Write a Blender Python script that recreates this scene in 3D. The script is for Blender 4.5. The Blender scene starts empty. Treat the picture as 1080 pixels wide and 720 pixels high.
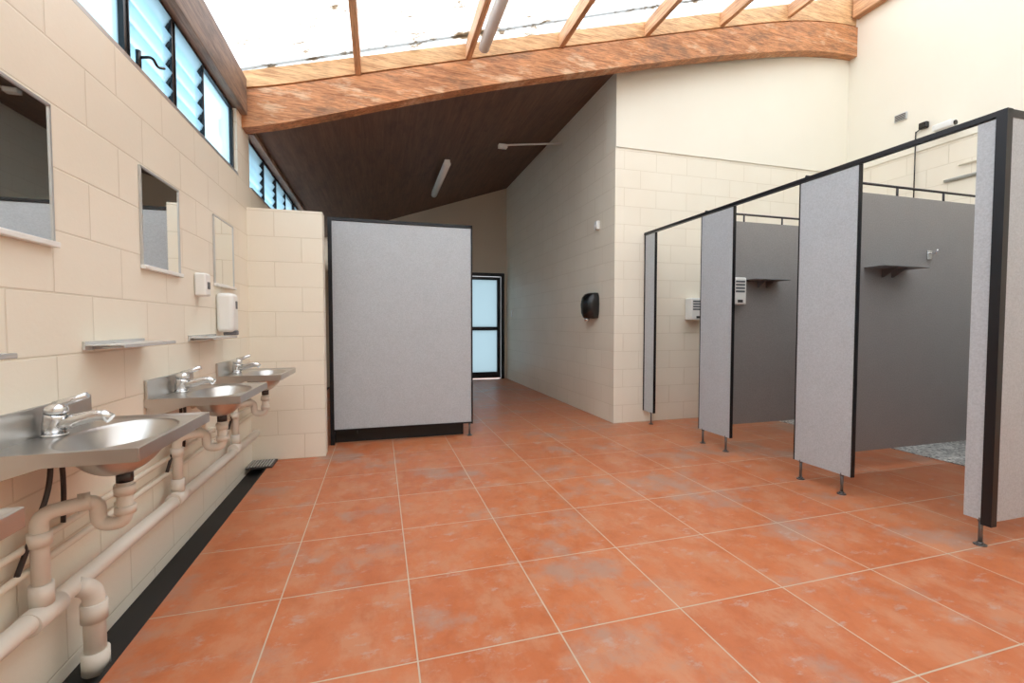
import bpy, bmesh, math, random
from mathutils import Vector, Matrix
random.seed(4)
S=bpy.context.scene

# ---------------------------------------------------------------- materials
def lin(c):
    o=[]
    for v in c:
        v=v/255.0
        o.append(v/12.92 if v<=0.04045 else ((v+0.055)/1.055)**2.4)
    return (o[0],o[1],o[2],1.0)
class NT:
    def __init__(s,name):
        s.m=bpy.data.materials.new(name); s.m.use_nodes=True
        s.t=s.m.node_tree; s.t.nodes.clear()
        s.out=s.n('ShaderNodeOutputMaterial')
    def n(s,t,**k):
        x=s.t.nodes.new(t)
        for a,b in k.items(): setattr(x,a,b)
        return x
    def l(s,a,b): s.t.links.new(a,b)
    def pos(s): return s.n('ShaderNodeNewGeometry').outputs['Position']
    def vmath(s,op,a,b):
        x=s.n('ShaderNodeVectorMath',operation=op); s.l(a,x.inputs[0]); x.inputs[1].default_value=b; return x.outputs[0]
    def noise(s,vec,scale,detail=4,rough=.5):
        x=s.n('ShaderNodeTexNoise'); s.l(vec,x.inputs['Vector']); x.inputs['Scale'].default_value=scale
        x.inputs['Detail'].default_value=detail; x.inputs['Roughness'].default_value=rough; return x.outputs['Fac']
    def ramp(s,f,stops):
        x=s.n('ShaderNodeValToRGB'); s.l(f,x.inputs[0]); e=x.color_ramp.elements
        while len(e)<len(stops): e.new(.5)
        for i,(p,c) in enumerate(stops): e[i].position=p; e[i].color=c
        return x.outputs[0]
    def mix(s,f,a,b,bt='MIX'):
        x=s.n('ShaderNodeMix',data_type='RGBA',blend_type=bt)
        for src,i in ((f,0),(a,6),(b,7)):
            if isinstance(src,(int,float)): x.inputs[i].default_value=src
            elif isinstance(src,tuple): x.inputs[i].default_value=src
            else: s.l(src,x.inputs[i])
        return x.outputs[2]
    def bump(s,h,st=.3,d=.01):
        x=s.n('ShaderNodeBump'); s.l(h,x.inputs['Height']); x.inputs['Strength'].default_value=st; x.inputs['Distance'].default_value=d
        return x.outputs[0]
    def bsdf(s,col,rough=.5,metal=0,normal=None,spec=None):
        b=s.n('ShaderNodeBsdfPrincipled')
        if isinstance(col,tuple): b.inputs['Base Color'].default_value=col
        else: s.l(col,b.inputs['Base Color'])
        if isinstance(rough,(int,float)): b.inputs['Roughness'].default_value=rough
        else: s.l(rough,b.inputs['Roughness'])
        b.inputs['Metallic'].default_value=metal
        if spec is not None: b.inputs['Specular IOR Level'].default_value=spec
        if normal is not None: s.l(normal,b.inputs['Normal'])
        s.l(b.outputs[0],s.out.inputs[0]); return s.m
W1=(1,1,1,1); B0=(0,0,0,1)

def m_plain(name,c,rough=.5,metal=0,var=.06,scale=12):
    t=NT(name); f=t.noise(t.pos(),scale)
    c=lin(c); d=tuple(v*(1-var*2) for v in c[:3])+(1,)
    return t.bsdf(t.mix(f,c,d),rough,metal)

def m_block(name,axis,c=(244,236,219)):
    t=NT(name); p=t.pos()
    sx=t.n('ShaderNodeSeparateXYZ'); t.l(p,sx.inputs[0])
    cx=t.n('ShaderNodeCombineXYZ'); t.l(sx.outputs[1 if axis=='Y' else 0],cx.inputs[0]); t.l(sx.outputs[2],cx.inputs[1])
    b=t.n('ShaderNodeTexBrick'); t.l(cx.outputs[0],b.inputs['Vector'])
    b.inputs['Scale'].default_value=1; b.inputs['Brick Width'].default_value=.4; b.inputs['Row Height'].default_value=.2
    b.inputs['Mortar Size'].default_value=.004; b.inputs['Mortar Smooth'].default_value=.5; b.inputs['Bias'].default_value=0
    L=lin(c)
    b.inputs['Color1'].default_value=L; b.inputs['Color2'].default_value=tuple(v*.97 for v in L[:3])+(1,)
    b.inputs['Mortar'].default_value=tuple(v*k for v,k in zip(L[:3],(.86,.84,.80)))+(1,)
    n1=t.noise(p,1.6,4); n2=t.noise(p,60,3)
    col=t.mix(.6,b.outputs['Color'],t.ramp(n1,[(.3,(.93,.91,.88,1)),(.7,W1)]),'MULTIPLY')
    h=t.n('ShaderNodeMath',operation='MULTIPLY_ADD'); t.l(b.outputs['Fac'],h.inputs[0]); h.inputs[1].default_value=-1.0
    h2=t.n('ShaderNodeMath',operation='MULTIPLY'); t.l(n2,h2.inputs[0]); h2.inputs[1].default_value=.18; t.l(h2.outputs[0],h.inputs[2])
    return t.bsdf(col,.42,0,t.bump(h.outputs[0],.5,.005))

def m_tile():
    t=NT('terracotta_tile'); p=t.pos()
    v=t.vmath('SUBTRACT',p,(.11-5,.475-5,0))
    b=t.n('ShaderNodeTexBrick'); b.offset=0; t.l(v,b.inputs['Vector'])
    b.inputs['Scale'].default_value=1; b.inputs['Brick Width'].default_value=.5; b.inputs['Row Height'].default_value=.5
    b.inputs['Mortar Size'].default_value=.0028; b.inputs['Mortar Smooth'].default_value=.1
    b.inputs['Color1'].default_value=lin((192,112,70)); b.inputs['Color2'].default_value=lin((183,102,62)); b.inputs['Mortar'].default_value=lin((216,180,150))
    n1=t.noise(p,1.7,8,.66); n2=t.noise(t.vmath('MULTIPLY',p,(1.5,1,1)),4.2,8,.68); n3=t.noise(p,11,5,.65)
    n4=t.noise(t.vmath('MULTIPLY',p,(1,1.8,1)),7.5,9,.72)
    tcol=t.mix(.9,b.outputs['Color'],t.ramp(n3,[(.3,(.88,.84,.80,1)),(.5,W1),(.75,(1.05,1.07,1.09,1))]),'MULTIPLY')
    tcol=t.mix(t.ramp(n2,[(.47,B0),(.60,(.6,.6,.6,1))]),tcol,lin((192,134,100)))
    tcol=t.mix(t.ramp(n1,[(.53,B0),(.63,(.7,.7,.7,1))]),tcol,lin((162,132,116)))
    tcol=t.mix(t.ramp(n4,[(.57,B0),(.66,(.6,.6,.6,1))]),tcol,lin((178,152,138)))
    tcol=t.mix(t.ramp(n2,[(.30,(.5,.5,.5,1)),(.42,B0)]),tcol,lin((172,88,44)))
    col=t.mix(b.outputs['Fac'],tcol,lin((188,168,146)))
    rr=t.ramp(n2,[(.3,(.30,.30,.30,1)),(.7,(.48,.48,.48,1))])
    inv=t.n('ShaderNodeMath',operation='SUBTRACT'); inv.inputs[0].default_value=1; t.l(b.outputs['Fac'],inv.inputs[1])
    return t.bsdf(col,rr,0,t.bump(inv.outputs[0],.4,.003))

def m_laminate(name,c):
    t=NT(name); p=t.pos(); L=lin(c)
    f=t.noise(p,110,2,.7); g=t.noise(p,9,4)
    a=t.ramp(f,[(.35,tuple(v*.90 for v in L[:3])+(1,)),(.65,tuple(min(1,v*1.08) for v in L[:3])+(1,))])
    return t.bsdf(t.mix(.6,a,t.ramp(g,[(.3,(.93,.93,.93,1)),(.7,W1)]),'MULTIPLY'),.45)

def m_wood(name,axis,c1,c2,dark,patch=.5,light=None,fine=.45):
    t=NT(name); p=t.pos()
    sc={'X':(.6,14,14),'Y':(14,.6,14)}[axis]
    v=t.vmath('MULTIPLY',p,sc)
    n=t.noise(v,2.0,7,.7); n2=t.noise(t.vmath('MULTIPLY',p,(2.2,1.5,6) if axis=='X' else (5,1.5,5)),1.5,6,.66)
    n3=t.noise(v,8,4,.65)
    col=t.ramp(n,[(.3,lin(c2)),(.5,lin(c1)),(.72,lin(tuple(min(255,x*1.15) for x in c1)))])
    col=t.mix(t.ramp(n2,[(.52,B0),(.64,(patch,patch,patch,1))]),col,lin(dark))
    if light: col=t.mix(t.ramp(n2,[(.34,(.75,.75,.75,1)),(.45,B0)]),col,lin(light))
    col=t.mix(fine,col,t.ramp(n3,[(.38,(.45,.35,.28,1)),(.54,W1)]),'MULTIPLY')
    return t.bsdf(col,.6,0,t.bump(n,.15,.01))

def m_glaze(name,col,transp,dirt=True):
    t=NT(name); p=t.pos()
    tr=t.n('ShaderNodeBsdfTransparent'); tl=t.n('ShaderNodeBsdfTranslucent'); df=t.n('ShaderNodeBsdfDiffuse')
    c=lin(col)
    if dirt:
        # sheet laps every .86 m gather grime; scattered leaf litter elsewhere
        sy=t.n('ShaderNodeSeparateXYZ'); t.l(p,sy.inputs[0])
        m1=t.n('ShaderNodeMath',operation='MULTIPLY_ADD'); t.l(sy.outputs[1],m1.inputs[0]); m1.inputs[1].default_value=1/.86; m1.inputs[2].default_value=.32
        m2=t.n('ShaderNodeMath',operation='PINGPONG'); t.l(m1.outputs[0],m2.inputs[0]); m2.inputs[1].default_value=.5
        near=t.ramp(m2.outputs[0],[(0,(.055,.055,.055,1)),(.09,B0)])
        n=t.noise(t.vmath('MULTIPLY',p,(1,2.0,1)),2.6,10,.8)
        sub=t.n('ShaderNodeMath',operation='SUBTRACT'); t.l(n,sub.inputs[0]); t.l(near,sub.inputs[1])
        cc=t.ramp(sub.outputs[0],[(.36,lin((96,76,56))),(.40,lin((150,132,110))),(.45,c)])
        lap=t.ramp(m2.outputs[0],[(0,lin((128,126,122))),(.016,lin((150,150,148))),(.022,W1)])
        cc=t.mix(1.0,cc,lap,'MULTIPLY')
        t.l(cc,tr.inputs[0]); t.l(cc,tl.inputs[0])
    else:
        tr.inputs[0].default_value=c; tl.inputs[0].default_value=c
    df.inputs[0].default_value=c
    a=t.n('ShaderNodeMixShader'); a.inputs[0].default_value=transp; t.l(tl.outputs[0],a.inputs[1]); t.l(tr.outputs[0],a.inputs[2])
    b=t.n('ShaderNodeMixShader'); b.inputs[0].default_value=.06; t.l(a.outputs[0],b.inputs[1]); t.l(df.outputs[0],b.inputs[2])
    t.l(b.outputs[0],t.out.inputs[0]); return t.m

def m_speckle():
    t=NT('speckled_vinyl'); p=t.pos()
    v=t.n('ShaderNodeTexVoronoi'); t.l(p,v.inputs['Vector']); v.inputs['Scale'].default_value=60
    s=t.n('ShaderNodeSeparateXYZ'); t.l(v.outputs['Color'],s.inputs[0])
    return t.bsdf(t.ramp(s.outputs[0],[(.0,lin((110,110,110))),(1,lin((225,223,218)))]),.6)

def m_steel(name,c=(200,197,192),r=.3):
    t=NT(name); n=t.noise(t.pos(),3,2)
    rr=t.ramp(n,[(.3,(r*.92,)*3+(1,)),(.7,(r*1.08,)*3+(1,))])
    return t.bsdf(lin(c),rr,.9)

BLKY=m_block('painted_block_side','Y'); BLKX=m_block('painted_block_cross','X')
PLAST=m_plain('cream_plaster',(244,238,222),.6,0,.02,3)
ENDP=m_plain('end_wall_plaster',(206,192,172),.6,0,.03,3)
TILE=m_tile(); SPECK=m_speckle()
LAM=m_laminate('grey_laminate',(182,187,191)); LAMD=m_laminate('dark_grey_laminate',(148,145,143))
BLACK=m_plain('black_aluminium_and_gap_shade',(30,30,34),.35,.3)
GUT_AND_SHADE=m_plain('dark_gutter_and_gap_shade',(26,26,26),.6)
WOODX=m_wood('pine_beam','X',(202,140,94),(166,104,64),(116,92,74),.6,(230,194,158),.6)
WOODL=m_wood('pine_board','X',(222,178,130),(196,138,90),(150,114,84),.3)
WOODY=m_wood('pine_rafter','Y',(214,166,124),(180,122,82),(128,98,76),.3)
PLATE=m_wood('weathered_plate','Y',(140,114,96),(106,86,74),(86,74,68),.6)
SOFF=m_wood('stained_ply','Y',(104,80,66),(88,66,54),(76,58,50),.5,None,.15)
ROOF=m_glaze('fibreglass_sheet',(246,248,250),.72)
SLAT=m_glaze('louvre_glass',(206,226,234),.55,False)
DGL=m_glaze('frosted_glass',(176,188,192),.25,False)
STEEL=m_steel('brushed_steel'); CHROME=m_steel('chrome',(225,225,225),.12)
MIRR=NT('mirror_glass'); MIRR=MIRR.bsdf((.86,.88,.87,1),.02,1)
WHITE=m_plain('white_plastic',(238,238,234),.35,0,.02)
PVC=m_plain('white_pvc',(232,226,214),.35,0,.04)
PIPEC=m_plain('painted_pipe',(238,230,212),.45,0,.04)
ALU=m_plain('aluminium',(205,207,207),.35,.6)
SHELF=m_plain('satin_shelf',(215,215,212),.25,.35)
PORC=m_plain('porcelain',(240,240,236),.15,0,.01)
BLKPL=m_plain('black_plastic',(18,18,20),.25)
DGREY=m_plain('dark_metal',(78,75,76),.4,.6)
GREYSH=m_plain('grey_powdercoat',(120,120,122),.45)
LEG=m_plain('leg_steel',(120,116,114),.35,.7)
LABEL=m_plain('printed_label',(120,124,130),.5,0,.3,90)

# ---------------------------------------------------------------- builder
class O:
    def __init__(s,name,parent=None): s.name=name; s.bm=bmesh.new(); s.mats=[]; s.parent=parent
    def mi(s,m):
        if m not in s.mats: s.mats.append(m)
        return s.mats.index(m)
    def face(s,vs,m,smooth=False):
        try: f=s.bm.faces.new(vs)
        except ValueError: return None
        f.material_index=s.mi(m); f.smooth=smooth; return f
    def box(s,x0,x1,y0,y1,z0,z1,m,bev=0,rot=None):
        if x0>x1:x0,x1=x1,x0
        if y0>y1:y0,y1=y1,y0
        r=bmesh.ops.create_cube(s.bm,size=1); vs=r['verts']
        c=Vector(((x0+x1)/2,(y0+y1)/2,(z0+z1)/2))
        for v in vs:
            v.co=Vector((v.co.x*(x1-x0),v.co.y*(y1-y0),v.co.z*(z1-z0)))
            if rot is not None: v.co=rot@v.co
            v.co+=c
        fs=set(f for v in vs for f in v.link_faces)
        for f in fs: f.material_index=s.mi(m)
        if bev>0:
            es=list(set(e for v in vs for e in v.link_edges))
            r=bmesh.ops.bevel(s.bm,geom=es,offset=bev,segments=3,affect='EDGES',profile=.5,clamp_overlap=True)
            for f in r['faces']: f.material_index=s.mi(m); f.smooth=True
    def prism(s,pts,fn0,fn1,m):
        a=[s.bm.verts.new(fn0(p)) for p in pts]; b=[s.bm.verts.new(fn1(p)) for p in pts]
        s.face(a,m); s.face(b[::-1],m); n=len(pts)
        for i in range(n): s.face([a[i],b[i],b[(i+1)%n],a[(i+1)%n]][::-1],m)
    def prismY(s,pts,y0,y1,m):
        s.prism(pts,lambda p:(p[0],y0,p[1]),lambda p:(p[0],y1,p[1]),m)
    def prismX(s,pts,x0,x1,m):
        s.prism(pts,lambda p:(x0,p[0],p[1]),lambda p:(x1,p[0],p[1]),m)
    def sweep(s,path,r,m,seg=16,bend=0,nb=6,caps=True):
        P=[Vector(p) for p in path]
        if bend>0 and len(P)>2:
            Q=[P[0]]
            for i in range(1,len(P)-1):
                a=(P[i-1]-P[i]); b=(P[i+1]-P[i]); d=min(bend,a.length*.49,b.length*.49)
                A=P[i]+a.normalized()*d; B=P[i]+b.normalized()*d
                for k in range(nb+1):
                    u=k/nb; Q.append(A*(1-u)**2+P[i]*2*u*(1-u)+B*u*u)
            Q.append(P[-1]); P=Q
        rs=r if isinstance(r,(list,tuple)) else [r]*len(P)
        t=(P[1]-P[0]).normalized(); n=t.orthogonal().normalized(); rings=[]
        for i,p in enumerate(P):
            if i==0: tt=(P[1]-P[0])
            elif i==len(P)-1: tt=P[-1]-P[-2]
            else: tt=(P[i+1]-P[i]).normalized()+(P[i]-P[i-1]).normalized()
            tt.normalize(); n=(n-tt*n.dot(tt)).normalized(); b=tt.cross(n)
            rings.append([s.bm.verts.new(p+(n*math.cos(2*math.pi*k/seg)+b*math.sin(2*math.pi*k/seg))*rs[i]) for k in range(seg)])
        for i in range(len(rings)-1):
            for k in range(seg): s.face([rings[i][k],rings[i][(k+1)%seg],rings[i+1][(k+1)%seg],rings[i+1][k]],m,True)
        if caps: s.face(rings[0][::-1],m); s.face(rings[-1],m)
    def cyl(s,a,b,r,m,seg=20): s.sweep([a,b],r,m,seg)
    def loft(s,rings,m,cap0=True,cap1=True):
        R=[[s.bm.verts.new(p) for p in r] for r in rings]; n=len(R[0])
        for i in range(len(R)-1):
            for k in range(n): s.face([R[i][k],R[i][(k+1)%n],R[i+1][(k+1)%n],R[i+1][k]],m,True)
        if cap0: s.face(R[0][::-1],m)
        if cap1: s.face(R[-1],m)
    def done(s,recalc=True):
        if recalc: bmesh.ops.recalc_face_normals(s.bm,faces=s.bm.faces)
        xs=[v.co for v in s.bm.verts]
        c=Vector([(min(v[i] for v in xs)+max(v[i] for v in xs))/2 for i in range(3)])
        for v in s.bm.verts: v.co-=c
        me=bpy.data.meshes.new(s.name); s.bm.to_mesh(me); s.bm.free()
        for m in s.mats: me.materials.append(m)
        o=bpy.data.objects.new(s.name,me); o.location=c; S.collection.objects.link(o)
        if s.parent: o.parent=s.parent
        return o
def empty(name):
    e=bpy.data.objects.new(name,None); e.empty_display_size=.1; S.collection.objects.link(e); return e

# ---------------------------------------------------------------- dimensions
XL=-.99; XR=5.81; YB=4.51; YF=-1.6; XC=2.49; YE=8.92; XS=-.435
def roofz(x): return 3.37+.32*x
def soffz(x): return 2.65+.34*(x+.99)
def by(x): return 4.0+.4*(x+.99)/6.8
def interp(T,x):
    for (a,b),(c,d) in zip(T,T[1:]):
        if x<=c: return b+(d-b)*(x-a)/(c-a)
    return T[-1][1]
def smooth(T,x,h=.5):
    n=9; return sum(interp(T,min(max(x+h*(2*i/(n-1)-1),T[0][0]),T[-1][0])) for i in range(n))/n
BOT=[(-1.2,2.53),(-.99,2.59),(.83,3.235),(2.28,3.67),(3.48,4.02),(4.91,4.37),(5.4,4.45),(5.82,4.47)]
MID=[(-1.2,2.82),(-.99,2.89),(.83,3.48),(2.28,3.93),(3.48,4.30),(4.6,4.64),(5.2,4.77),(5.82,4.84)]

# ---------------------------------------------------------------- room shell
o=O('floor'); o.box(-.84,XR+.2,YF-.2,YE+.2,-.15,0,TILE); o.done()
o=O('floor_gutter'); o.box(XL-.02,-.84,YF-.2,YE,-.15,-.05,GUT_AND_SHADE); o.box(-.852,-.838,YF,4.05,-.05,.001,GUT_AND_SHADE); o.done()
o=O('floor_cubicle_vinyl'); o.box(4.35,XR-.002,1.5,YB-.002,.0005,.006,SPECK); o.done()
o=O('wall_left'); o.box(XL-.11,XL,YF-.2,YE+.2,-.15,2.2,BLKY); o.box(XL-.11,XL-.01,3.87,4.2,2.2,2.7,BLKY); o.done()
o=O('wall_stub'); o.box(XL,XS-.004,4.05,4.2,-.05,2.02,BLKX); o.done()
o=O('wall_right'); o.box(XR,XR+.2,YF-.2,YB+.2,-.15,3.03,BLKY); o.box(XR-.012,XR+.2,YF-.2,YB+.2,3.03,5.3,PLAST); o.done()
o=O('wall_back'); o.box(XC,XR,YB,YB+.2,-.05,3.03,BLKX)
o.prismY([(XC,3.03),(XR,3.03),(XR,soffz(XR)+.05),(XC,soffz(XC)+.05)],YB-.012,YB+.2,PLAST); o.done()
o=O('wall_corridor'); o.box(XC+.0,XC+.2,YB+.2,YE,-.05,3.9,BLKY)
o.box(XC-.001,XC+.1,YB-.001,YB+.21,-.05,3.03,BLKY)
o.box(XC-.001,XC+.1,YB-.0125,YB+.21,3.03,3.88,PLAST); o.done()
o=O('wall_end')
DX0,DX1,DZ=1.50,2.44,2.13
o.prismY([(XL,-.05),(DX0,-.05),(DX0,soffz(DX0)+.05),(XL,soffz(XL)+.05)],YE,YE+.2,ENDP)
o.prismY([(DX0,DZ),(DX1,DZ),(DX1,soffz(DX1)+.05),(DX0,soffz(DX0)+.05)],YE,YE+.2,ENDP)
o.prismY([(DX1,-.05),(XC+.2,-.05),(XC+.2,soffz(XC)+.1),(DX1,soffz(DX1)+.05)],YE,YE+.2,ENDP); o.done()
o=O('wall_rear'); o.prismY([(XL-.2,-.15),(XR+.2,-.15),(XR+.2,roofz(XR)+.1),(XL-.2,roofz(XL)-.05)],YF-.2,YF,BLKX); o.done()
o=O('ceiling'); n=20
bot=[]
for i in range(n+1):
    x=XL-.2+(XR+.4-XL)*i/n; bot.append((x,soffz(x)))
pts=bot+[(x,z+.12) for x,z in bot[::-1]]
o.prism(pts,lambda p:(p[0],by(p[0])+.131,p[1]),lambda p:(p[0],YE+.2,p[1]),SOFF); o.done()
N=60
xs=[XL-.1+(XR-XL+.09)*i/N for i in range(N+1)]
o=O('timber_beam')
pts=[(x,smooth(BOT,x)) for x in xs]+[(x,smooth(MID,x)-.004) for x in xs[::-1]]
o.prism(pts,lambda p:(p[0],by(p[0]),p[1]),lambda p:(p[0],by(p[0])+.13,p[1]),WOODX); o.done()
o=O('timber_fascia_board')
pts=[(x,smooth(MID,x)-.003) for x in xs]+[(x,smooth(MID,x)+.03) for x in xs[::-1]]
o.prism(pts,lambda p:(p[0],by(p[0])+.075,p[1]),lambda p:(p[0],by(p[0])+.125,p[1]),BLACK)  # recessed dark strip painting in the shadow gap between beam and board
pts=[(x,smooth(MID,x)+.022) for x in xs]+[(x,roofz(x)-.002) for x in xs[::-1]]
o.prism(pts,lambda p:(p[0],by(p[0])+.02,p[1]),lambda p:(p[0],by(p[0])+.124,p[1]),WOODL); o.done()
for x in (-.145,.79,1.71,2.68,3.66,4.66):
    o=O('roof_rafter'); y1=by(x)+.019
    zt=roofz(x)-.012
    o.box(x-.024,x+.024,YF,y1,zt-.15,zt-.01,WOODY,.003); o.done()
o=O('timber_wall_plate'); zt=roofz(5.72)-.03
o.box(5.70,XR-.013,YF,by(5.75)-.002,zt-.26,zt,WOODY,.004); o.done()
o=O('trim_1'); o.box(XL-.11,-.955,YF,3.985,2.705,2.98,PLATE,.004); o.done()
o=O('trim_2'); o.box(XL-.11,-.955,4.16,YE,2.625,2.66,PLATE); o.done()
o=O('roof_sheeting'); nx=6; ny=220
rows=[]
for j in range(ny+1):
    y=YF-.2+(4.52-YF+.2)*j/ny; row=[]
    for i in range(nx+1):
        x=XL-.25+(XR+.35-XL)*i/nx
        row.append(o.bm.verts.new((x,y,roofz(x)+.012+.008*math.sin(y*2*math.pi/.076*.5))))
    rows.append(row)
for j in range(ny):
    for i in range(nx): o.face([rows[j][i],rows[j][i+1],rows[j+1][i+1],rows[j+1][i]],ROOF,True)
o.done(False)

# ---------------------------------------------------------------- louvre windows
def louvre(ys,z0,z1,plain=()):
    o=O('window_%d'%louvre.k); louvre.k+=1
    o.box(XL-.09,XL-.0,ys[0],ys[-1],z0+.001,z0+.02,ALU); o.box(XL-.08,XL-.03,ys[0],ys[-1],z1-.02,z1,BLACK)
    for i,y in enumerate(ys):
        o.box(XL-.07,XL-.03,y-.014,y+.014,z0+.02,z1-.02,BLACK)
    for i in range(len(ys)-1):
        a,b=ys[i]+.016,ys[i+1]-.016
        if i in plain:
            o.box(XL-.055,XL-.050,a,b,z0+.02,z1-.02,SLAT); continue
        nsl=5; h=(z1-z0-.04)/nsl
        R=Matrix.Rotation(math.radians(30),3,'Y')
        for k in range(nsl):
            zc=z0+.02+h*(k+.5)
            o.box(XL-.055,XL-.050,a,b,zc-h*.56,zc+h*.56,SLAT,rot=R)
            for yy in (a+.003,b-.003):
                o.box(XL-.065,XL-.035,yy-.006,yy+.006,zc-.022,zc+.022,BLACK,rot=R)
                o.box(XL-.035,XL-.025,yy-.004,yy+.004,zc-h*.5,zc+h*.5,BLACK)
    return o.done()
louvre.k=1
louvre([-1.55,-1.0,-.45,.1,.65,1.15,1.72,2.36,2.83,3.26,3.85],2.2,2.70,plain=(6,9,0,3))
louvre([4.22,4.75,5.28,5.81,6.34,6.87,7.4,7.93,8.5],2.2,2.62,plain=(3,6))
o=O('window_winder'); o.sweep([(XL-.01,2.42,2.27),(XL+.04,2.42,2.28),(XL+.04,2.47,2.26),(XL+.05,2.51,2.28)],.006,BLKPL,10,.02); o.sweep([(XL-.012,2.42,2.222),(XL-.012,2.42,2.30)],.011,BLKPL,10); o.done()

# ---------------------------------------------------------------- door
o=O('door_1'); y=YE
e=.003
o.box(DX0+e,DX0+.07,y-.02,y+.1,0,DZ-e,BLACK); o.box(DX1-.07,DX1-e,y-.02,y+.1,0,DZ-e,BLACK); o.box(DX0+.07,DX1-.07,y-.02,y+.1,DZ-.07,DZ-e,BLACK)
o.box(DX0+.08,DX0+.16,y+.0,y+.05,.02,DZ-.08,BLACK); o.box(DX1-.15,DX1-.08,y+.0,y+.05,.02,DZ-.08,BLACK)
o.box(DX0+.16,DX1-.15,y+.0,y+.05,.02,.14,BLACK); o.box(DX0+.16,DX1-.15,y+.0,y+.05,.98,1.05,BLACK); o.box(DX0+.16,DX1-.15,y,y+.05,DZ-.14,DZ-.08,BLACK)
o.box(DX0+.16,DX1-.15,y+.02,y+.028,.14,.98,DGL); o.box(DX0+.16,DX1-.15,y+.02,y+.028,1.05,DZ-.14,DGL)
o.box(DX0+.10,DX0+.14,y-.05,y,.98,1.1,ALU,.004); o.done()

# ---------------------------------------------------------------- privacy screen
def foot(o,x,y,h=.14):
    o.cyl((x,y,0.001),(x,y,.006),.026,LEG); o.cyl((x,y,.006),(x,y,.016),.014,LEG); o.cyl((x,y,.012),(x,y,h),.009,LEG,14); o.cyl((x,y,h-.02),(x,y,h),.013,LEG,14)
o=O('privacy_screen')
x0,x1,y0=XS,.88,4.40
o.box(x0+.03,x1-.012,y0+.006,y0+.03,.14,2.03,LAM); 
o.box(x0,x0+.034,y0-.004,y0+.04,.0,2.06,BLACK); o.box(x1-.014,x1,y0-.002,y0+.036,.12,2.06,BLACK)
o.box(x0,x1,y0-.002,y0+.036,2.035,2.06,BLACK); o.box(x0+.03,x1-.012,y0,y0+.034,.125,.14,BLACK)
foot(o,x1-.03,y0+.018,.13)
o.box(x0+.03,x1-.08,y0+.09,y0+.12,.0,.12,GUT_AND_SHADE); o.box(x0+.2,x0+.23,y0+.03,y0+.10,.08,.13,GUT_AND_SHADE); o.done()  # dark strip added behind the foot gap, painting the shade under the screen

# ---------------------------------------------------------------- toilet cubicles
o=O('toilet_cubicles')
FX=2.87
def pil(a,b,thick_near=False,thick_far=False):
    o.box(FX-.012,FX+.012,a+.006,b-.006,.13,2.085,LAM)
    o.box(FX-.014,FX+.014,a,a+(.03 if thick_near else .006),.13,2.09,BLACK)
    o.box(FX-.014,FX+.014,b-(.022 if thick_far else .009),b,.13,2.09,BLACK)
pil(4.30,4.505,False,True); pil(3.17,3.57); pil(2.13,2.55)
o.box(FX-.012,FX+.012,1.475,1.555,.13,2.085,LAM)
o.box(FX-.02,FX+.02,1.44,1.482,.11,2.12,BLACK)
foot(o,FX,4.36);foot(o,FX,3.52);foot(o,FX,3.23);foot(o,FX,2.50);foot(o,FX,2.20);foot(o,FX,1.49)
o.box(FX-.018,FX+.018,1.44,4.505,2.094,2.12,BLACK)
o.box(FX+.02,XR-.02,1.448,1.474,.13,2.085,LAM); o.box(FX+.02,XR-.02,1.444,1.478,2.085,2.12,BLACK); foot(o,4.3,1.461); 
for yy in (2.50,3.52):
    o.box(FX+.013,XR-.02,yy,yy+.024,.155,2.06,LAMD)
    for xx in (3.3,3.75,4.25,4.8,5.3): o.cyl((xx,yy+.012,2.05),(xx,yy+.012,2.13),.008,DGREY,10)
    o.cyl((FX,yy+.012,2.13),(XR-.01,yy+.012,2.13),.009,DGREY,12)
    foot(o,5.2,yy+.012,.18)
o.done()
def pshelf(xa,xb,y,z):
    o=O('cubicle_shelf'); o.box(xa,xb,y-.15,y-.001,z-.008,z,GREYSH,.003)
    xm=(xa+xb)/2
    for xx in (xm-.04,xm+.06):
        o.prismX([(y-.001,z-.008),(y-.001,z-.07),(y-.015,z-.07),(y-.11,z-.008)],xx-.004,xx+.004,GREYSH)
    o.done()
pshelf(3.30,3.70,3.52,1.52); pshelf(3.42,3.86,2.50,1.52)
o=O('coat_hook'); o.box(4.06,4.11,2.488,2.499,1.60,1.67,CHROME,.004); o.sweep([(4.085,2.49,1.65),(4.085,2.45,1.64),(4.085,2.44,1.67)],.006,CHROME,10,.015); o.done()
def dispenser(x,y,z,w,h,d):
    o=O('toilet_paper_dispenser'); o.box(x,x+w,y-d,y-.001,z,z+h,WHITE,.012)
    for k in range(4): o.box(x+.02,x+w-.02,y-d-.002,y-d+.001,z+h*(.45+.12*k),z+h*(.52+.12*k),LABEL)
    o.box(x+w*.3,x+w*.7,y-d-.003,y-d+.001,z+.02,z+.045,DGREY); o.done()
dispenser(3.40,4.51,1.15,.22,.25,.12); dispenser(3.10,3.52,1.28,.14,.25,.10)
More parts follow.
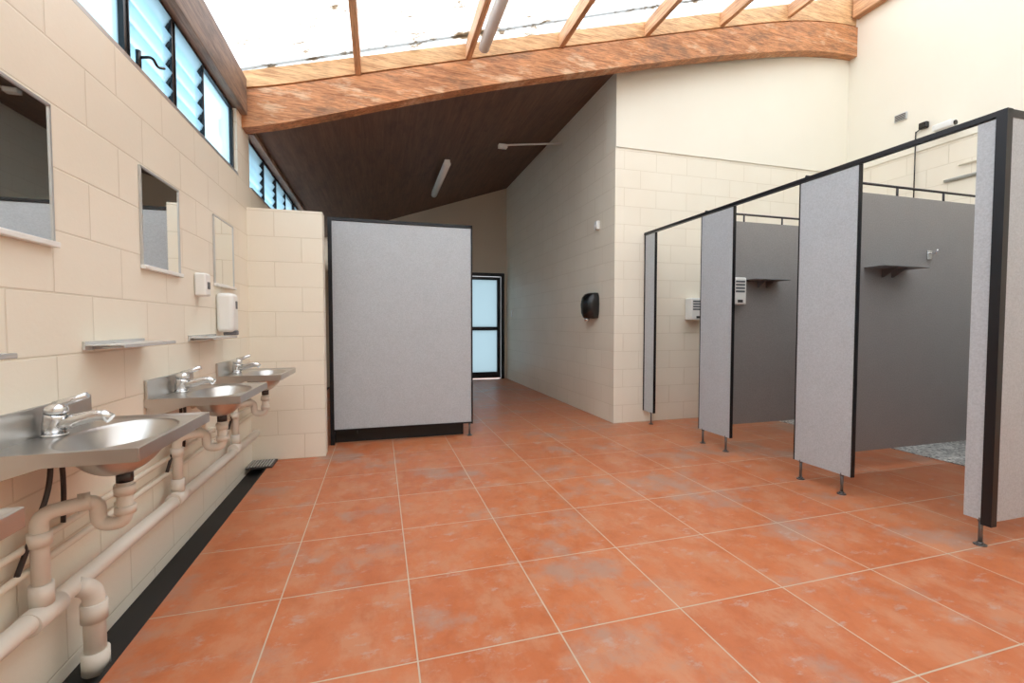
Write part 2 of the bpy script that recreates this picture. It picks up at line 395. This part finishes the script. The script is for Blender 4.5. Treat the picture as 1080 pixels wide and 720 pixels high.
def toilet(yc):
    o=O('toilet'); xb=5.62
    def ring(cx,a,b,z,n=28): return [(cx+a*math.cos(2*math.pi*k/n),yc+b*math.sin(2*math.pi*k/n),z) for k in range(n)]
    o.loft([ring(xb-.25,.20,.10,.006),ring(xb-.27,.17,.095,.12),ring(xb-.29,.19,.12,.22),ring(xb-.33,.24,.17,.34),ring(xb-.34,.26,.185,.40),ring(xb-.34,.21,.14,.40),ring(xb-.34,.17,.11,.30),ring(xb-.33,.06,.05,.22)],PORC)
    o.loft([ring(xb-.34,.262,.188,.402),ring(xb-.34,.262,.188,.425),ring(xb-.34,.25,.175,.432)],WHITE)
    o.box(xb-.03,XR-.002,yc-.19,yc+.19,.42,.80,PORC,.02); o.box(xb-.04,XR-.002,yc-.2,yc+.2,.80,.83,PORC,.008)
    o.box(xb-.13,XR-.01,yc-.1,yc+.1,.02,.42,PORC,.02); o.cyl((xb+.08,yc,.83),(xb+.08,yc,.84),.02,CHROME); o.done()
for yy in (1.99,3.0,4.03): toilet(yy)

# ---------------------------------------------------------------- basins
PL=empty('basin_plumbing')
def basin(yc):
    W=.52; xf=-.62; Z=.765; xb=XL+.001
    o=O('hand_basin'); nx,ny=60,84; g=[]
    for j in range(ny+1):
        row=[]
        for i in range(nx+1):
            x=xb+(xf-xb)*i/nx; y=yc-W/2+W*j/ny
            r=math.sqrt(((x+.772)/.128)**2+((y-yc)/.215)**2)
            z=Z
            if r<1:
                z=Z-.12*(1-r**2.6)**1.15-.004*min(1,(1-r)/.05)
            e=min(xf-x,y-(yc-W/2),(yc+W/2)-y)
            if e<.018: z+=.006*(1-e/.018)
            row.append(o.bm.verts.new((x,y,z)))
        g.append(row)
    for j in range(ny):
        for i in range(nx): o.face([g[j][i],g[j][i+1],g[j+1][i+1],g[j+1][i]],STEEL,True)
    t=.03
    o.box(xf-.002,xf+.004,yc-W/2-.002,yc+W/2+.002,Z-t,Z+.007,STEEL,.0015)
    o.box(xb,xf,yc-W/2-.004,yc-W/2,Z-t,Z+.007,STEEL); o.box(xb,xf,yc+W/2,yc+W/2+.004,Z-t,Z+.007,STEEL)
    o.box(xb,xb+.012,yc-W/2,yc+W/2,Z-.01,Z+.09,STEEL,.003)
    o.cyl((xb+.22,yc,Z-.122),(xb+.22,yc,Z-.117),.03,CHROME); o.cyl((xb+.22,yc,Z-.155),(xb+.22,yc,Z-.12),.022,DGREY)
    for s in (-1,1): o.prismY([(xb,Z-.004),(xb+.20,Z-.006),(xb+.20,Z-.02),(xb,Z-.08)],yc+s*(W/2-.012)-.001,yc+s*(W/2-.012)+.001,STEEL)
    o.done(False)
    o=O('mixer_tap'); bx=-.942
    o.cyl((bx,yc,Z+.001),(bx,yc,Z+.008),.032,CHROME,28)
    o.sweep([(bx,yc,Z+.008),(bx,yc,Z+.035),(bx+.004,yc,Z+.055),(bx+.006,yc,Z+.066)],[.028,.027,.028,.027],CHROME,24)
    o.sweep([(bx+.0,yc,Z+.030),(bx+.05,yc,Z+.044),(bx+.10,yc,Z+.056),(bx+.125,yc,Z+.056),(bx+.142,yc,Z+.044)],[.022,.020,.0175,.016,.015],CHROME,18)
    o.sweep([(bx+.006,yc,Z+.068),(bx+.007,yc,Z+.080),(bx+.008,yc,Z+.091),(bx+.006,yc,Z+.099)],[.0285,.029,.024,.010],CHROME,24)
    o.sweep([(bx+.004,yc,Z+.090),(bx+.04,yc,Z+.104),(bx+.085,yc,Z+.120)],[.014,.011,.009],CHROME,14)
    o.done()
    o=O('trap_pipe',PL); x=-.77; w=-.935
    path=[(x,yc,Z-.15),(x,yc,.48),(x-.07,yc,.48),(x-.07,yc,.56),(w,yc-.09,.56),(w,yc-.09,.30)]
    o.sweep(path,.021,PVC,18,.034)
    for a,b in (((x,yc,.60),(x,yc,.57)),((x,yc,.535),(x,yc,.51)),((x-.085,yc-.008,.56),(x-.11,yc-.022,.56)),((w,yc-.09,.51),(w,yc-.09,.47)),((w,yc-.09,.36),(w,yc-.09,.30))):
        o.cyl(a,b,.0275,PVC,20)
    o.done()
    o=O('supply_hose',PL)
    o.sweep([(-.94,yc+.02,Z-.03),(-.94,yc+.03,.6),(-.962,yc+.06,.47)],.007,DGREY,10,.05)
    o.sweep([(-.94,yc-.02,Z-.03),(-.93,yc-.05,.62),(-.962,yc-.14,.40)],.007,DGREY,10,.05); o.done()
YC=(.76,1.69,2.61,3.52)
for yc in YC: basin(yc)
o=O('waste_pipe',PL); o.sweep([(-.935,YF+.02,.30),(-.935,1.78,.275),(-.935,3.97,.245)],.027,PVC,20)
for yc in YC: o.cyl((-.935,yc-.15,.272),(-.935,yc-.03,.270),.034,PVC,20)
yd=1.77
o.sweep([(-.935,yd-.03,.275),(-.900,yd,.24),(-.900,yd,-.0)],.029,PVC,20,.03); o.cyl((-.900,yd,.2),(-.900,yd,.14),.035,PVC); o.cyl((-.900,yd,.04),(-.900,yd,-.03),.037,PVC); o.done()
o=O('water_pipes',PL)
for z in (.40,.47):
    o.cyl((-.962,YF+.02,z),(-.962,3.98,z),.011,PIPEC,12)
for yy in (1.2,2.1,3.1):
    for z in (.40,.47): o.box(XL+.001,-.947,yy-.01,yy+.01,z-.016,z+.016,PIPEC,.003)
o.sweep([(-.962,2.95,.47),(-.962,2.95,.66),(-.962,2.80,.66)],.011,PIPEC,12,.03); o.done()
o=O('floor_drain_grate'); o.box(-.985,-.80,3.83,4.04,.001,.012,DGREY,.002)
for k in range(8): o.box(-.975+.021*k,-.965+.021*k,3.845,4.025,.012,.018,ALU)
o.done()

# mirrors, shelves, dispensers
for yc in (.68,1.60,2.55,3.46):
    o=O('wall_mirror'); x=XL+.001
    o.box(x,x+.006,yc-.19,yc+.19,1.36,1.78,MIRR)
    o.box(x,x+.010,yc-.196,yc-.189,1.35,1.785,ALU); o.box(x,x+.010,yc+.189,yc+.196,1.35,1.785,ALU); o.box(x,x+.010,yc-.196,yc+.196,1.779,1.787,ALU)
    o.box(x,x+.022,yc-.20,yc+.20,1.342,1.36,WHITE,.003); o.done()
for ya in (1.01,1.93,2.84):
    o=O('wall_shelf'); x=XL+.001
    o.box(x,x+.125,ya,ya+.42,1.024,1.029,SHELF,.002); o.box(x,x+.008,ya,ya+.42,1.010,1.040,SHELF); o.box(x+.119,x+.125,ya,ya+.42,1.016,1.029,SHELF,.002)
    for yy in (ya+.05,ya+.37): o.cyl((x,yy,1.015),(x+.1,yy,1.019),.005,SHELF,10)
    o.done()
o=O('soap_dispenser'); x=XL+.001
o.box(x,x+.10,3.28,3.40,1.05,1.30,WHITE,.025); o.box(x+.03,x+.105,3.31,3.37,1.03,1.06,LABEL,.006); o.box(x+.099,x+.104,3.33,3.36,1.2,1.25,LABEL,.002); o.done()
o=O('air_freshener'); o.box(x,x+.06,2.94,3.02,1.26,1.39,WHITE,.012); o.box(x+.058,x+.062,2.96,3.0,1.30,1.34,LABEL); o.done()

o=O('hand_dryer')
n=20
rings=[]
for i,(z,d,hw) in enumerate([(1.17,.09,.085),(1.18,.125,.105),(1.24,.15,.12),(1.34,.155,.125),(1.42,.14,.12),(1.46,.11,.105),(1.475,.07,.085)]):
    r=[(XC-.001,4.99-hw,z)]
    for k in range(n+1):
        a=math.pi*k/n; r.append((XC-.01-d*math.sin(a)**.55,4.99-hw*math.cos(a),z))
    r.append((XC-.001,4.99+hw,z)); rings.append(r)
o.loft(rings,BLKPL); o.cyl((XC-.10,4.99,1.175),(XC-.10,4.99,1.14),.03,CHROME); o.done()
o=O('motion_sensor'); o.box(XC-.045,XC-.001,4.86,4.93,2.21,2.31,WHITE,.01); o.cyl((XC-.046,4.895,2.25),(XC-.055,4.895,2.25),.018,WHITE); o.done()
o=O('light_switch'); o.box(XC-.012,XC-.001,8.5,8.58,1.25,1.37,WHITE,.003); o.box(XC-.016,XC-.012,8.53,8.55,1.29,1.33,WHITE); o.done()

def batten(x,y0,y1,z,zr):
    o=O('fluorescent_batten'); rr=[]
    o.box(x-.035,x+.035,y0,y1,z-.02,z+.03,WHITE,.004)
    for y in (y0+.01,y1-.01):
        rr.append([(x+.045*math.cos(a),y,z-.02+.04*math.sin(a)) for a in [math.pi*2*k/20 for k in range(20)]])
    o.loft(rr,WHITE)
    for y in (y0+.2,y1-.2): o.box(x-.012,x+.012,y-.01,y+.01,z+.03,zr,ALU)
    o.done()
batten(.86,5.9,7.4,soffz(.80)-.08,soffz(.84)-.002); batten(.875,2.4,3.86,roofz(.88)-.20,roofz(.86)-.01); batten(4.42,2.4,3.9,roofz(4.42)-.16,roofz(4.4)-.01)
o=O('ceiling_conduit'); o.sweep([(XC-.014,6.0,3.62),(2.3,6.0,3.60),(1.62,6.0,soffz(1.62)-.03)],.012,WHITE,10,.05); o.box(1.56,1.68,5.96,6.04,soffz(1.56)-.05,soffz(1.56)-.003,WHITE,.005); o.done()

o=O('wall_vent'); o.box(XR-.03,XR-.013,3.80,3.93,3.44,3.52,ALU,.003)
for k in range(4): o.box(XR-.034,XR-.029,3.81,3.92,3.45+.017*k,3.458+.017*k,DGREY)
o.done()
o=O('wall_sensor'); o.box(XR-.06,XR-.013,3.58,3.66,3.25,3.32,BLKPL,.01); o.sweep([(XR-.03,3.70,3.25),(XR-.03,3.70,2.3)],.006,BLKPL,8); o.sweep([(XR-.03,3.70,3.24),(XR-.03,3.62,3.28)],.006,BLKPL,8); o.done()
o=O('security_camera'); o.cyl((XR-.013,3.39,3.2),(XR-.03,3.39,3.2),.04,WHITE); o.sweep([(XR-.03,3.39,3.2),(XR-.10,3.39,3.2)],.015,WHITE,12)
o.box(XR-.18,XR-.08,3.28,3.46,3.13,3.20,WHITE,.015); o.cyl((XR-.13,3.28,3.165),(XR-.13,3.27,3.165),.025,BLKPL); o.done()
o=O('wall_conduit'); o.sweep([(XR-.018,1.0,2.62),(XR-.018,3.42,2.62)],.016,ALU,10); o.sweep([(XR-.018,1.0,2.75),(XR-.018,3.3,2.75)],.009,PIPEC,10); o.done()

# ---------------------------------------------------------------- light
w=bpy.data.worlds.new('overcast'); S.world=w; w.use_nodes=True; nt=w.node_tree; nt.nodes.clear()
bg=nt.nodes.new('ShaderNodeBackground'); ou=nt.nodes.new('ShaderNodeOutputWorld')
bg.inputs[0].default_value=(.93,.985,1.03,1); bg.inputs[1].default_value=3.3
nt.links.new(bg.outputs[0],ou.inputs[0])
S.view_settings.view_transform='Standard'; S.view_settings.look='None'; S.view_settings.exposure=0

# ---------------------------------------------------------------- camera
cam=bpy.data.cameras.new('camera'); co=bpy.data.objects.new('camera',cam); S.collection.objects.link(co)
co.location=(0,0,1.1); co.rotation_euler=(math.radians(90-2.15),0,math.radians(-16.26))
cam.sensor_width=36; cam.lens=16; cam.clip_start=.02
S.camera=co
